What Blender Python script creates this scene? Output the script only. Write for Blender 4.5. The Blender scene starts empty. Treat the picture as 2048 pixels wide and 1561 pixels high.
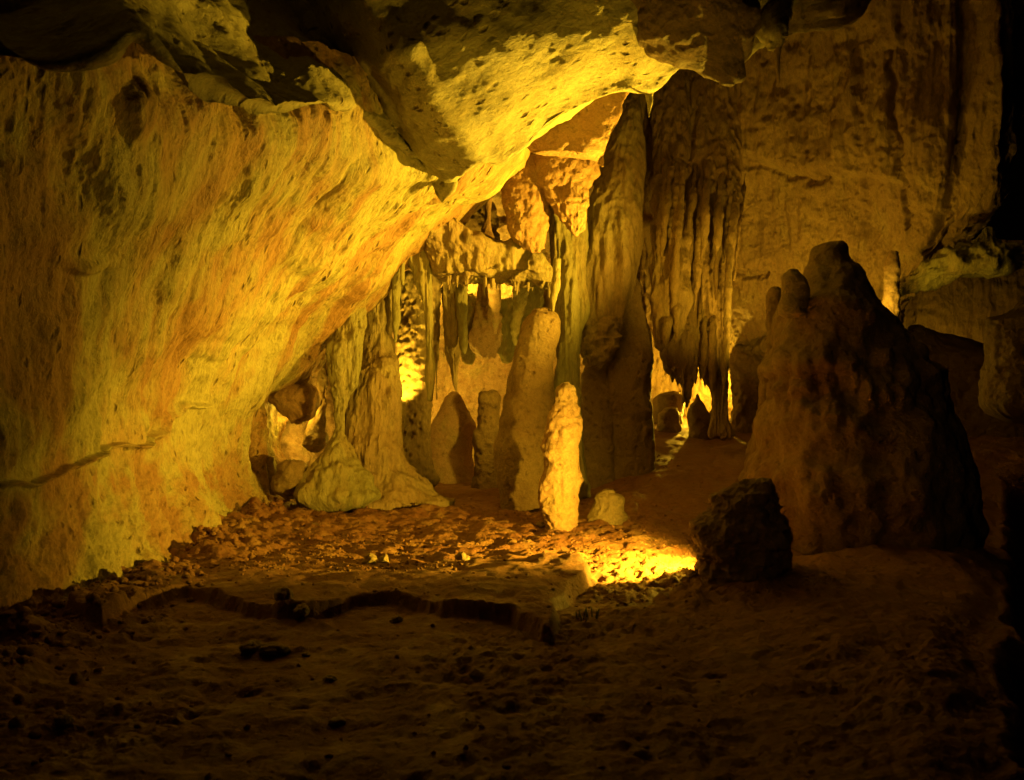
import bpy, math, random
import numpy as np
from mathutils import Vector

random.seed(7)
F = 1967.0                      # focal length in photo pixels
CAMZ = 1.5
scene = bpy.context.scene
COL = scene.collection

# ------------------------------------------------------------------ camera
cam_d = bpy.data.cameras.new("camera"); cam = bpy.data.objects.new("camera", cam_d); COL.objects.link(cam)
cam.location = (0, 0, CAMZ); cam.rotation_euler = (math.radians(90), 0, 0)
cam_d.sensor_width = 36; cam_d.lens = 36 * F / 2048; cam_d.clip_end = 200; cam_d.clip_start = 0.05
cam_d.dof.use_dof = True; cam_d.dof.focus_distance = 11.5; cam_d.dof.aperture_fstop = 3.5
scene.camera = cam

def P(px, py, Y):
    return np.array([(px - 1024.0) / F * Y, Y, CAMZ + (780.5 - py) / F * Y])
def floorP(px, py, z=0.0):
    Y = (CAMZ - z) * F / (py - 780.5)
    return np.array([(px - 1024.0) / F * Y, Y, z])

# ------------------------------------------------------------------ noise
def _h(ix, iy, iz, s):
    n = (ix.astype(np.int64) * 374761393 + iy.astype(np.int64) * 668265263 + iz.astype(np.int64) * 2147483647 + s * 1274126177) & 0xFFFFFFFF
    n = ((n ^ (n >> 13)) * 1274126177) & 0xFFFFFFFF
    n = ((n ^ (n >> 16)) * 2246822519) & 0xFFFFFFFF
    n = n ^ (n >> 15)
    return (n & 0xFFFFFF).astype(np.float64) / float(0xFFFFFF)
def vnoise(p, s=0):
    i = np.floor(p); f = p - i; f = f * f * f * (f * (f * 6 - 15) + 10); i = i.astype(np.int64)
    x, y, z = i[..., 0], i[..., 1], i[..., 2]; a, b, c = f[..., 0], f[..., 1], f[..., 2]
    def L(u, v, t): return u + (v - u) * t
    r = L(L(L(_h(x, y, z, s), _h(x+1, y, z, s), a), L(_h(x, y+1, z, s), _h(x+1, y+1, z, s), a), b),
          L(L(_h(x, y, z+1, s), _h(x+1, y, z+1, s), a), L(_h(x, y+1, z+1, s), _h(x+1, y+1, z+1, s), a), b), c)
    return r * 2 - 1
ROT = np.array([[0.8, 0.36, -0.48], [-0.6, 0.48, -0.64], [0.0, 0.8, 0.6]])
def fbm(p, o=4, s=0, gain=0.5):
    t = 0; a = 1.0
    for k in range(o):
        t = t + a * vnoise(p, s + k * 17); p = p @ ROT.T * 2.03 + 3.1 if k == -1 else p * 2.03 + 7.3; a *= gain
    return t
def ridged(p, o=4, s=0):
    t = 0; a = 1.0
    for k in range(o):
        t = t + a * (1 - 2 * np.abs(vnoise(p, s + k * 13))); p = p * 2.05 + 5.7; a *= 0.5
    return t
def worley(p, s=0):
    i = np.floor(p).astype(np.int64); f = p - i
    d = np.full(p.shape[:-1], 9.0); d2 = d.copy()
    for dx in (-1, 0, 1):
        for dy in (-1, 0, 1):
            for dz in (-1, 0, 1):
                x, y, z = i[..., 0] + dx, i[..., 1] + dy, i[..., 2] + dz
                q = (dx + _h(x, y, z, s) - f[..., 0])**2 + (dy + _h(x, y, z, s+5) - f[..., 1])**2 + (dz + _h(x, y, z, s+9) - f[..., 2])**2
                d2 = np.where(q < d, d, np.minimum(d2, q)); d = np.minimum(d, q)
    return np.sqrt(d), np.sqrt(d2)
def sstep(a, b, x):
    t = np.clip((x - a) / (b - a), 0, 1); return t * t * (3 - 2 * t)

def disp(p, spec, seed=0):
    """spec: list of (kind, freq(3 or scalar), amp, extra)"""
    t = np.zeros(p.shape[:-1])
    for k, s in enumerate(spec):
        kind, fr, amp = s[0], np.asarray(s[1], float) * np.ones(3), s[2]
        ex = s[3] if len(s) > 3 else None
        q = p
        if len(s) > 4: q = p @ s[4].T
        q = q * fr + seed * 3.7
        sd = seed * 31 + k * 101
        if kind == 'f': t += amp * fbm(q, ex or 4, sd)
        elif kind == 'r': t += amp * (ridged(q, ex or 3, sd) - 0.5)
        elif kind == 'w': d, _ = worley(q, sd); t += amp * (0.55 - d)
        elif kind == 'c': d, e = worley(q, sd); t -= amp * (1 - sstep(0.0, ex or 0.15, e - d))
        elif kind == 'p':
            d, _ = worley(q, sd); m = vnoise(q * 0.37, sd + 3)
            t -= amp * (1 - sstep(0.12, 0.34 + 0.16 * m, d)) * sstep(-0.5, 0.35, m)
    return t

def grid_normals(G, wrap):
    if wrap:
        du = np.roll(G, -1, 1) - np.roll(G, 1, 1)
    else:
        du = np.gradient(G, axis=1)
    dv = np.gradient(G, axis=0)
    n = np.cross(du, dv); l = np.linalg.norm(n, axis=-1, keepdims=True); l[l < 1e-12] = 1
    return n / l

# ------------------------------------------------------------------ mesh building
def make_mesh(name, verts, faces, mat, parent=None, base=None, smooth=True):
    """verts Nx3 world, faces Mx4 or list; base = origin (world)"""
    verts = np.asarray(verts, np.float32)
    base = np.zeros(3) if base is None else np.asarray(base, float)
    me = bpy.data.meshes.new(name)
    me.vertices.add(len(verts)); me.vertices.foreach_set("co", (verts - base).astype(np.float32).ravel())
    faces = np.asarray(faces, np.int32); k = faces.shape[1]
    me.loops.add(faces.size); me.loops.foreach_set("vertex_index", faces.ravel())
    me.polygons.add(len(faces)); me.polygons.foreach_set("loop_start", np.arange(len(faces), dtype=np.int32) * k)
    me.polygons.foreach_set("loop_total", np.full(len(faces), k, np.int32))
    me.update(calc_edges=True); me.validate()
    me.polygons.foreach_set("use_smooth", np.full(len(me.polygons), smooth, bool))
    me.materials.append(mat)
    o = bpy.data.objects.new(name, me); COL.objects.link(o)
    if parent is not None:
        o.parent = parent; o.location = Vector(base) - Vector(parent.get('_b', (0, 0, 0)))
    else:
        o.location = Vector(base); 
    o['_b'] = [float(c) for c in base]
    return o
def tag(o, label=None, cat=None, group=None, kind=None):
    if label: o['label'] = label
    if cat: o['category'] = cat
    if group: o['group'] = group
    if kind: o['kind'] = kind
    return o

def grid_faces(nv, nu, wrap):
    i, j = np.meshgrid(np.arange(nv - 1), np.arange(nu if wrap else nu - 1), indexing='ij')
    j2 = (j + 1) % nu
    return np.stack([i * nu + j, i * nu + j2, (i + 1) * nu + j2, (i + 1) * nu + j], -1).reshape(-1, 4)

def pchip(x, y, xi):
    x = np.asarray(x, float); y = np.asarray(y, float)
    h = np.diff(x); d = np.diff(y) / h; m = np.zeros_like(y)
    if len(x) == 2: m[:] = d[0]
    else:
        for k in range(1, len(x) - 1):
            if d[k-1] * d[k] > 0:
                w1, w2 = 2 * h[k] + h[k-1], h[k] + 2 * h[k-1]; m[k] = (w1 + w2) / (w1 / d[k-1] + w2 / d[k])
        m[0], m[-1] = d[0], d[-1]
    k = np.clip(np.searchsorted(x, xi) - 1, 0, len(x) - 2); t = (xi - x[k]) / h[k]
    return ((1 + 2*t) * (1-t)**2 * y[k] + t * (1-t)**2 * h[k] * m[k] + t*t*(3-2*t) * y[k+1] + t*t*(t-1) * h[k] * m[k+1])

def catmull(C, n, axis):
    """dense catmull-rom through control array C along axis; n samples"""
    C = np.moveaxis(C, axis, 0); m = C.shape[0]
    E = np.concatenate([(2*C[0] - C[1])[None], C, (2*C[-1] - C[-2])[None]], 0)
    t = np.linspace(0, m - 1, n); k = np.minimum(np.floor(t).astype(int), m - 2); f = (t - k).reshape(-1, *([1] * (C.ndim - 1)))
    p0, p1, p2, p3 = E[k], E[k+1], E[k+2], E[k+3]
    r = 0.5 * (2*p1 + (p2 - p0) * f + (2*p0 - 5*p1 + 4*p2 - p3) * f**2 + (3*p1 - p0 - 3*p2 + p3) * f**3)
    return np.moveaxis(r, 0, axis)

def sheet(name, ctrl, nv, nu, mat, spec, seed=0, flip=False, extra=None, parent=None, kind='structure'):
    C = np.array([[P(*c) for c in row] for row in ctrl])
    G = catmull(catmull(C, nv, 0), nu, 1)
    N = grid_normals(G, False)
    if flip: N = -N
    d = disp(G, spec, seed)
    if extra is not None: d = d + extra(G)
    G = G + N * d[..., None]
    fc = grid_faces(nv, nu, False)
    if flip: fc = fc[:, ::-1]
    b = G[-1, nu // 2]
    o = make_mesh(name, G.reshape(-1, 3), fc, mat, parent)
    if kind: o['kind'] = kind
    return o

def loft_geo(sl, Y, k=1.0, spec=(), seed=0, res=2.4, dense=1.0, cap=(0.35, 0.35), sq=0.0, lean=None, extra=None):
    """sl: (py, left, right[, Y]) top to bottom.  Ellipse rings, capped, displaced."""
    sl = sorted(sl, key=lambda s: s[0])
    py = [s[0] for s in sl]; L = [s[1] for s in sl]; R = [s[2] for s in sl]; YY = [(s[3] if len(s) > 3 else Y) for s in sl]
    H = py[-1] - py[0]; n = int(max(10, H / res * dense)); t = np.linspace(py[0], py[-1], n)
    l, r, y = pchip(py, L, t), pchip(py, R, t), pchip(py, YY, t)
    cx, a = (l + r) / 2, np.maximum((r - l) / 2, 0.4)
    wid = max(a); na = int(np.clip(math.pi * wid * 2 / res / 1.1 * dense, 20, 420))
    scl = np.ones(n)
    # caps
    ct, cb = cap; m = 7
    ph = np.linspace(math.pi / 2, 0, m, endpoint=False)
    tt = py[0] - ct * a[0] * np.sin(ph); tb = py[-1] + cb * a[-1] * np.sin(ph[::-1])
    t = np.concatenate([tt, t, tb]); cx = np.concatenate([np.full(m, cx[0]), cx, np.full(m, cx[-1])])
    a = np.concatenate([a[0] * np.maximum(np.cos(ph), 0.01), a, a[-1] * np.maximum(np.cos(ph[::-1]), 0.01)])
    y = np.concatenate([np.full(m, y[0]), y, np.full(m, y[-1])])
    th = np.linspace(0, 2 * math.pi, na, endpoint=False)
    c, s = np.cos(th), np.sin(th)
    if sq: # squarer section
        c = np.sign(c) * np.abs(c)**(1 - sq); s = np.sign(s) * np.abs(s)**(1 - sq)
    ax = (a / F * y)
    X = ((cx - 1024) / F * y)[:, None] + ax[:, None] * c
    kk = k if np.isscalar(k) else np.interp(t, [q[0] for q in k], [q[1] for q in k])
    Yv = y[:, None] + (ax * kk)[:, None] * s if not np.isscalar(kk) else y[:, None] + kk * ax[:, None] * s
    Z = np.repeat((CAMZ + (780.5 - t) / F * y)[:, None], na, 1)
    G = np.stack([X, Yv, Z], -1)
    N = grid_normals(G, True)
    C = G.mean(1, keepdims=True)
    if (N * (G - C)).sum() < 0: N = -N
    d = disp(G, spec, seed)
    # calm the poles
    w = np.clip(a / (0.35 * np.median(a)), 0, 1)[:, None]
    d = d * (0.3 + 0.7 * w)
    if extra is not None: d = d + extra(G)
    G = G + N * d[..., None]
    nv = len(t); fc = grid_faces(nv, na, True)[:, ::-1]
    return G.reshape(-1, 3), fc, C[-1, 0], C[0, 0]

def loft(name, sl, Y, mat, spec, label=None, cat=None, group=None, parent=None, hang=False, **kw):
    V, fc, cb, ctp = loft_geo(sl, Y, spec=spec, **kw)
    base = ctp if hang else cb
    base = np.array([base[0], base[1], V[:, 2].max() if hang else V[:, 2].min()])
    o = make_mesh(name, V, fc, mat, parent, base)
    return tag(o, label, cat, group)

# ------------------------------------------------------------------ materials
def rock_mat(name, a, b, c, dark=(0.06, 0.03, 0.015), scale=1.0, bump=0.5, rough=(0.38, 0.85), pit=0.35, stretch=(1, 1, 1), bscale=1.0, grain=1.0, lo=0.42, hi=0.58, basis=None, vs=9, stain=0.0):
    a, b, c = [tuple(0.62 * v for v in q) for q in (a, b, c)]
    m = bpy.data.materials.new(name); m.use_nodes = True; nt = m.node_tree; N = nt.nodes; K = nt.links
    bs = N['Principled BSDF']; geo = N.new('ShaderNodeNewGeometry')
    mp = N.new('ShaderNodeMapping'); mp.inputs['Scale'].default_value = tuple(scale * s for s in stretch); 
    if basis is None: K.new(geo.outputs['Position'], mp.inputs['Vector'])
    else:
        cx = N.new('ShaderNodeCombineXYZ')
        for i_, b_ in enumerate(basis):
            dp = N.new('ShaderNodeVectorMath'); dp.operation = 'DOT_PRODUCT'; K.new(geo.outputs['Position'], dp.inputs[0]); dp.inputs[1].default_value = tuple(b_); K.new(dp.outputs['Value'], cx.inputs[i_])
        K.new(cx.outputs[0], mp.inputs['Vector'])
    def noise(sc, det=6, rgh=0.6, src=None, dist=0.0):
        n = N.new('ShaderNodeTexNoise'); n.inputs['Scale'].default_value = sc; n.inputs['Detail'].default_value = det; n.inputs['Roughness'].default_value = rgh
        n.inputs['Distortion'].default_value = dist; K.new((src or mp).outputs[0], n.inputs['Vector']); return n
    def ramp(src, p0, p1, c0=(0, 0, 0, 1), c1=(1, 1, 1, 1)):
        r = N.new('ShaderNodeValToRGB'); e = r.color_ramp.elements; e[0].position = p0; e[1].position = p1; e[0].color = c0; e[1].color = c1; K.new(src, r.inputs[0]); return r
    def mix(f, x, y, mode='MIX'):
        q = N.new('ShaderNodeMix'); q.data_type = 'RGBA'; q.blend_type = mode
        if hasattr(f, 'links'): K.new(f, q.inputs[0])
        else: q.inputs[0].default_value = f
        for v, i in ((x, 6), (y, 7)):
            if hasattr(v, 'links'): K.new(v, q.inputs[i])
            else: q.inputs[i].default_value = (*v, 1)
        return q.outputs[2]
    n1 = noise(0.8, 5, 0.6, dist=0.4); n2 = noise(2.6, 7, 0.65); n3 = noise(11, 8, 0.7); n4 = noise(45, 6, 0.75)
    col = mix(ramp(n1.outputs[0], lo, hi).outputs[0], a, b)
    col = mix(ramp(n2.outputs[0], 0.50, 0.72).outputs[0], col, c)
    col = mix(ramp(n3.outputs[0], 0.30, 0.47, (1, 1, 1, 1), (0, 0, 0, 1)).outputs[0], col, mix(0.45, dark, col))
    # pits / specks of dark mineral
    vo = N.new('ShaderNodeTexVoronoi'); vo.inputs['Scale'].default_value = vs * bscale; vo.inputs['Randomness'].default_value = 1
    mpv = N.new('ShaderNodeVectorMath'); mpv.operation = 'ADD'; dn = noise(6, 3, 0.5); sc_ = N.new('ShaderNodeVectorMath'); sc_.operation = 'SCALE'; sc_.inputs['Scale'].default_value = 0.16
    K.new(dn.outputs['Color'], sc_.inputs[0]); K.new(mp.outputs[0], mpv.inputs[0]); K.new(sc_.outputs[0], mpv.inputs[1]); K.new(mpv.outputs[0], vo.inputs['Vector'])
    pr = ramp(vo.outputs['Distance'], 0.10, 0.30, (1, 1, 1, 1), (0, 0, 0, 1))
    pm = N.new('ShaderNodeMath'); pm.operation = 'MULTIPLY'; K.new(pr.outputs[0], pm.inputs[0]); K.new(ramp(n2.outputs[0], 0.45, 0.62).outputs[0], pm.inputs[1])
    pm2 = N.new('ShaderNodeMath'); pm2.operation = 'MULTIPLY'; K.new(pm.outputs[0], pm2.inputs[0]); pm2.inputs[1].default_value = pit
    col = mix(pm2.outputs[0], col, dark)
    g4 = ramp(n4.outputs[0], 0.33, 0.62, (0.62, 0.62, 0.62, 1), (1.12, 1.12, 1.12, 1))
    col = mix(0.8 * min(grain, 1.2), col, g4.outputs[0], 'MULTIPLY')
    K.new(col, bs.inputs['Base Color'])
    rr = N.new('ShaderNodeMapRange'); rr.inputs[3].default_value = rough[0]; rr.inputs[4].default_value = rough[1]; rr.inputs[1].default_value = 0.35; rr.inputs[2].default_value = 0.62
    K.new(n2.outputs[0], rr.inputs[0]); K.new(rr.outputs[0], bs.inputs['Roughness'])
    bs.inputs['Specular IOR Level'].default_value = 0.5
    # bump
    def madd(x, w, y=None):
        q = N.new('ShaderNodeMath'); q.operation = 'MULTIPLY_ADD'; K.new(x, q.inputs[0]); q.inputs[1].default_value = w
        if y is None: q.inputs[2].default_value = 0
        else: K.new(y, q.inputs[2])
        return q.outputs[0]
    hgt = madd(n3.outputs[0], 0.05 / bscale)
    hgt = madd(n4.outputs[0], 0.022 * grain, hgt)
    n5 = noise(120, 4, 0.7); hgt = madd(n5.outputs[0], 0.006 * grain, hgt)
    hgt = madd(pm.outputs[0], -0.03 * pit * 2, hgt)
    bp = N.new('ShaderNodeBump'); bp.inputs['Strength'].default_value = bump; bp.inputs['Distance'].default_value = 1.0; K.new(hgt, bp.inputs['Height'])
    K.new(bp.outputs[0], bs.inputs['Normal'])
    return m

DIAG = np.array([[0.51, -0.53, 0.70], [0.8, 0.0, -0.6], [0.318, 0.866, 0.424]])   # streaks run up to the right
CDI = np.array([[0.55, 0.6, 0.58], [-0.8, 0.55, 0.2], [-0.2, -0.57, 0.79]])
M = {}
M['wall'] = rock_mat('left_wall_limestone', (0.58, 0.52, 0.24), (0.48, 0.27, 0.13), (0.62, 0.44, 0.22), scale=1.0, pit=0.85, stretch=(0.4, 1, 1.0), lo=0.46, hi=0.54, bump=0.9, basis=DIAG, vs=10)
M['ceiling'] = rock_mat('ceiling_limestone', (0.60, 0.55, 0.32), (0.50, 0.46, 0.27), (0.60, 0.50, 0.30), pit=1.0, bump=0.9, stretch=(0.45, 1, 1), basis=CDI, vs=9)
M['column'] = rock_mat('column_flowstone', (0.42, 0.34, 0.20), (0.40, 0.28, 0.17), (0.50, 0.42, 0.24), pit=0.3, stretch=(1, 1, 0.35), bump=0.85)
M['brown'] = rock_mat('brown_flowstone', (0.34, 0.22, 0.12), (0.40, 0.28, 0.15), (0.30, 0.18, 0.10), pit=0.5, bump=0.95, rough=(0.3, 0.75))
M['olive'] = rock_mat('olive_flowstone', (0.40, 0.35, 0.19), (0.34, 0.32, 0.16), (0.44, 0.33, 0.18), pit=0.3, stretch=(1.3, 1.3, 0.3), bump=0.8)
M['orange'] = rock_mat('orange_clay_rock', (0.50, 0.30, 0.18), (0.44, 0.25, 0.15), (0.52, 0.36, 0.22), pit=0.5, bump=0.9, bscale=1.3)
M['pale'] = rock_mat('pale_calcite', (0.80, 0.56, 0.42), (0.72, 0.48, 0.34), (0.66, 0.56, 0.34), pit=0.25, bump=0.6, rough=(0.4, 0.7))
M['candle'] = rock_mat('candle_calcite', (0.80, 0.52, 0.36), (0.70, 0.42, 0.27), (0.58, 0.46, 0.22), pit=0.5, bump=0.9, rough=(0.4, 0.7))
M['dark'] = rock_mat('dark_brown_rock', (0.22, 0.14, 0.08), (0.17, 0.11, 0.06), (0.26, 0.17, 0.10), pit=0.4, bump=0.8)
M['back'] = rock_mat('back_wall_flowstone', (0.46, 0.31, 0.16), (0.38, 0.24, 0.13), (0.48, 0.36, 0.18), pit=0.35, stretch=(1.1, 1.1, 0.5), bump=1.0)
M['floor'] = rock_mat('cave_floor_clay', (0.37, 0.175, 0.09), (0.31, 0.13, 0.07), (0.48, 0.29, 0.15), pit=0.4, bump=0.9, bscale=1.6)
M['stone'] = rock_mat('loose_stone', (0.45, 0.34, 0.20), (0.36, 0.26, 0.15), (0.52, 0.42, 0.26), pit=0.3, bump=0.8, bscale=2)
M['green'] = rock_mat('lamp_moss', (0.20, 0.26, 0.06), (0.16, 0.20, 0.05), (0.26, 0.30, 0.08), pit=0.1, bump=0.3)

# ------------------------------------------------------------------ specs
LUMP = [('f', 1.6, 0.05, 4), ('f', 6, 0.02, 4), ('w', 9, 0.02)]
SMOOTHC = [('f', 1.3, 0.04, 4), ('f', (6, 6, 2), 0.012, 4), ('f', 20, 0.004, 3)]
FLUTE = [('f', (5, 5, 0.5), 0.05, 3), ('r', (11, 11, 0.7), 0.018, 3), ('f', (9, 9, 6), 0.012, 4)]
KNOB = [('f', 2.0, 0.05, 4), ('w', 7, 0.045), ('w', 16, 0.02), ('f', 25, 0.006, 3)]
PITR = [('f', 2.0, 0.04, 4), ('r', 5, 0.02, 4), ('p', 9, 0.03), ('f', 18, 0.008, 4)]

def segdist(p, poly, closed):
    """distance of xy points to polyline; returns dist"""
    d = np.full(p.shape[:-1], 1e9); n = len(poly)
    for i in range(n if closed else n - 1):
        a, b = np.asarray(poly[i]), np.asarray(poly[(i + 1) % n]); ab = b - a
        t = np.clip(((p - a) @ ab) / (ab @ ab), 0, 1); q = p - (a + t[..., None] * ab)
        d = np.minimum(d, np.sqrt((q * q).sum(-1)))
    return d
def inside(p, poly):
    c = np.zeros(p.shape[:-1], bool); n = len(poly)
    for i in range(n):
        x1, y1 = poly[i]; x2, y2 = poly[(i + 1) % n]
        if y1 == y2: continue
        c ^= ((y1 > p[..., 1]) != (y2 > p[..., 1])) & (p[..., 0] < (x2 - x1) * (p[..., 1] - y1) / (y2 - y1) + x1)
    return c

# ------------------------------------------------------------------ floor
PLAT = [tuple(floorP(x, y)[:2]) for x, y in [(200, 1262), (290, 1222), (372, 1198), (430, 1206), (480, 1226), (560, 1244), (640, 1240), (700, 1226), (790, 1220), (850, 1236),
        (960, 1246), (1022, 1246), (1050, 1268), (1085, 1286), (1122, 1290), (1126, 1250), (1118, 1225), (1150, 1190), (1192, 1160), (1150, 1142), (1085, 1122), (1000, 1108), (900, 1096),
        (800, 1060), (650, 1040), (500, 1060), (300, 1130), (120, 1230)]]
WBASE = [tuple(floorP(x, y)[:2]) for x, y in [(-400, 1480), (0, 1275), (150, 1205), (300, 1140), (430, 1080), (535, 1012)]]
def floor_h(x, y):
    p2 = np.stack([x, y], -1); p3 = np.stack([x, y, np.zeros_like(x)], -1)
    wob = np.stack([fbm(p3 * 3.5, 5, 5), fbm(p3 * 3.5, 5, 9)], -1) * 0.055
    pw = p2 + wob * np.array([0.55, 1.0])
    sd = segdist(pw, PLAT, True) * np.where(inside(pw, PLAT), 1, -1)
    lam = sstep(0.0, 0.045, sd)
    hp = (0.105 + 0.02 * sstep(-0.6, 0.5, x)) * (1 - 0.45 * sstep(7.2, 6.5, y) * sstep(0.1, 0.4, x)) * (1 + 0.25 * fbm(p3 * 3.0, 3, 77)) 
    back = sstep(9.2, 7.9, y + 0.35 * (0.7 - x))
    h = lam * hp * (0.12 + 0.88 * back) - 0.05 * sstep(0.5, 0.0, sd) * 0
    h += 0.030 * fbm(p3 * 0.9, 4, 1) + 0.014 * fbm(p3 * 4, 4, 2)
    rough = sstep(7.6, 9.0, y) * sstep(14.0, 12.0, y) * sstep(2.2, 1.0, x)
    d, e = worley(p3 * 5.5, 3); d2, e2 = worley(p3 * 13, 4)
    m = sstep(-0.2, 0.6, vnoise(p3 * 1.3, 8))
    h += rough * (0.035 * (0.5 - d) + 0.5 * 0.035 * m * (0.6 - d2) + 0.03 * fbm(p3 * 7, 4, 6))
    # crusty patch round the lamp
    lp = sstep(1.7, 0.3, np.hypot(x - 1.0, (y - 8.0)))
    h += lp * (1 - lam) * (0.026 * (0.55 - d2) + 0.030 * fbm(p3 * 13, 4, 12))
    h += 0.5 * 0.014 * fbm(p3 * 14, 3, 7) * (0.4 + rough)
    # small pocks on the dark front floor
    fr = sstep(7.5, 6.0, y); d3, _ = worley(p3 * np.array([2.6, 3.4, 1]), 21)
    h -= fr * 0.03 * (1 - sstep(0.06, 0.22, d3)); h += fr * (0.014 * fbm(p3 * np.array([3, 6, 1]), 5, 22) + 0.010 * fbm(p3 * 16, 4, 23) * (0.5 + sstep(-0.2, 0.5, vnoise(p3 * 1.1, 24))) + 0.02 * sstep(0.1, 0.6, vnoise(p3 * 1.7, 25)) * (0.5 - d2))
    # talus along the wall foot
    dw = segdist(p2, WBASE, False)
    t = sstep(1.0, 0.0, dw + 0.25 * fbm(p3 * 2, 3, 33))
    h += t * (0.07 + 0.07 * fbm(p3 * 3, 5, 31) + 0.05 * (0.5 - d))
    # mound carrying the stump and the big stalagmite
    mo = np.exp(-(((x - 2.05) / 0.85)**2 + ((y - 7.35) / 0.55)**2)); mo2 = np.exp(-(((x - 3.2) / 1.5)**2 + ((y - 8.6) / 0.9)**2))
    h += (0.12 * mo + 0.12 * mo2) * (1 + 0.5 * fbm(p3 * 2.2, 5, 44)) 
    h += sstep(1.0, 2.4, x - 0.12 * (y - 5)) * sstep(7.6, 5.6, y) * (0.10 + 0.05 * fbm(p3 * 1.8, 5, 45))
    # the back of the chamber rises
    h += 0.21 * np.clip(y - 11.6, 0, 4.0) * sstep(0.4, 1.9, x) + 0.035 * np.maximum(y - 12.5, 0)
    # the ledge ends at the right
    xe = 0.485 * y + 0.08 + 0.1 * fbm(p3 * 1.5, 4, 55) * 1.0
    h -= 2.2 * sstep(0.0, 0.9, x - xe) * sstep(14, 12, y)
    h -= 0.1 * sstep(-0.35, 0.0, x - xe) * sstep(14, 12, y)
    return h
nx, ny = 960, 900
pxs = np.linspace(-650, 2500, nx); ys = np.concatenate([np.linspace(1.0, 3.4, 60, endpoint=False), np.geomspace(3.4, 24, ny - 60)])
Yg, Xg = np.meshgrid(ys, (pxs - 1024) / F, indexing='ij'); Xg = Xg * Yg
Zg = floor_h(Xg, Yg)
G = np.stack([Xg, Yg, Zg], -1)
fl = make_mesh('floor', G.reshape(-1, 3), grid_faces(len(ys), nx, False), M['floor'])
tag(fl, 'rough brown clay and stone floor of the cave', None, None, 'structure')
def fz(x, y): return float(floor_h(np.array([x]), np.array([y]))[0])

# ------------------------------------------------------------------ left wall
WSPEC = [('f', 0.7, 0.16, 4), ('r', (0.35, 0.8, 1.6), 0.05, 3, DIAG), ('f', (1.0, 1.5, 4), 0.022, 4, DIAG), ('p', (2.5, 3, 7), 0.022, None, DIAG), ('p', (7, 8, 18), 0.010, None, DIAG), ('f', (4, 6, 14), 0.004, 3, DIAG), ('f', 30, 0.0035, 3)]
CRK = [(-20, 985), (50, 965), (120, 935), (205, 900), (275, 885), (318, 850), (355, 805), (395, 800)]
def wall_extra(G):
    px = G[..., 0] / G[..., 1] * F + 1024; py = 780.5 - (G[..., 2] - CAMZ) / G[..., 1] * F
    q = np.stack([px, py], -1) + np.stack([fbm(G * 3, 4, 71), fbm(G * 3, 4, 72)], -1) * 9
    d = segdist(q, CRK, False)
    w = 8 + 3 * vnoise(G * 2, 73)
    cy_ = np.interp(q[..., 0], [c_[0] for c_ in CRK], [c_[1] for c_ in CRK])
    e = -0.075 * (1 - sstep(0, 1, d / w)) + 0.03 * sstep(4, -6, q[..., 1] - cy_) * np.exp(-np.clip(cy_ - q[..., 1], 0, 999) / 110) * sstep(430, 340, px)
    # overhanging block above the crack
    
    # hollow in the upper left of the wall
    e -= 0.09 * (1 - sstep(0.3, 1.2, np.hypot((q[..., 0] - 262) / 42, (q[..., 1] - 215) / 62)))
    e -= 0.05 * (1 - sstep(0.3, 1.2, np.hypot((q[..., 0] - 165) / 60, (q[..., 1] - 520) / 22)))
    e -= 0.04 * (1 - sstep(0.3, 1.2, np.hypot((q[..., 0] - 410) / 40, (q[..., 1] - 700) / 22)))
    # coarse pitted ground under the crack and to the foot
    r = sstep(900, 1050, py + 0.25 * (px - 250))
    d1, _ = worley(G * 9, 74); e += r * (0.05 * (0.5 - d1) + 0.02 * fbm(G * 16, 3, 75))
    return e
# rows: from the ridge outwards to the camera side; columns: base to ceiling
wall_ctrl = [
 # hidden back
 [(640,1040,14.0),(560,900,14.4),(580,790,14.2),(680,690,13.8),(800,560,13.4),(930,440,13.0),(1040,360,12.6),(1100,250,12.6)],
 [(575,1035,13.2),(520,900,13.2),(538,805,13.1),(628,712,12.9),(724,556,12.2),(818,432,11.4),(900,372,10.6),(1010,250,10.6)],
 # ridge
 [(532,1035,12.3),(488,905,12.3),(522,790,12.05),(600,655,11.6),(690,525,11.0),(800,424,10.2),(880,350,9.9),(960,220,10.2)],
 [(495,1050,11.6),(440,915,11.35),(468,780,11.1),(545,625,10.6),(632,488,9.9),(742,385,9.3),(812,318,9.5),(870,180,10.0)],
 [(430,1082,9.8),(360,930,9.6),(370,790,9.4),(430,620,8.9),(510,470,8.4),(610,350,8.0),(680,260,8.3),(720,130,8.8)],
 [(300,1175,7.8),(220,960,7.8),(200,790,7.6),(240,600,7.2),(300,430,6.8),(390,290,6.6),(450,180,6.9),(480,60,7.4)],
 [(130,1270,6.5),(60,1000,6.6),(30,800,6.3),(50,600,6.0),(80,420,5.8),(140,270,5.7),(190,140,5.7),(220,0,5.8)],
 [(-60,1410,5.2),(-120,1040,5.5),(-160,800,5.2),(-160,600,5.0),(-150,400,4.9),(-120,230,4.8),(-80,80,4.8),(-60,-80,4.9)],
 [(-600,1560,3.8),(-700,1150,3.7),(-800,800,3.5),(-850,500,3.4),(-850,250,3.4),(-800,0,3.4),(-750,-200,3.4),(-700,-500,3.4)],
]
# give the lower row a skirt below the floor
wall_ctrl = [[(r[0][0], r[0][1] + 60, r[0][2])] + r for r in wall_ctrl]
o = sheet('wall', wall_ctrl, 820, 760, M['wall'], WSPEC, 3, flip=True, extra=wall_extra)
o['label'] = 'huge leaning pitted limestone wall lit yellow'

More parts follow.
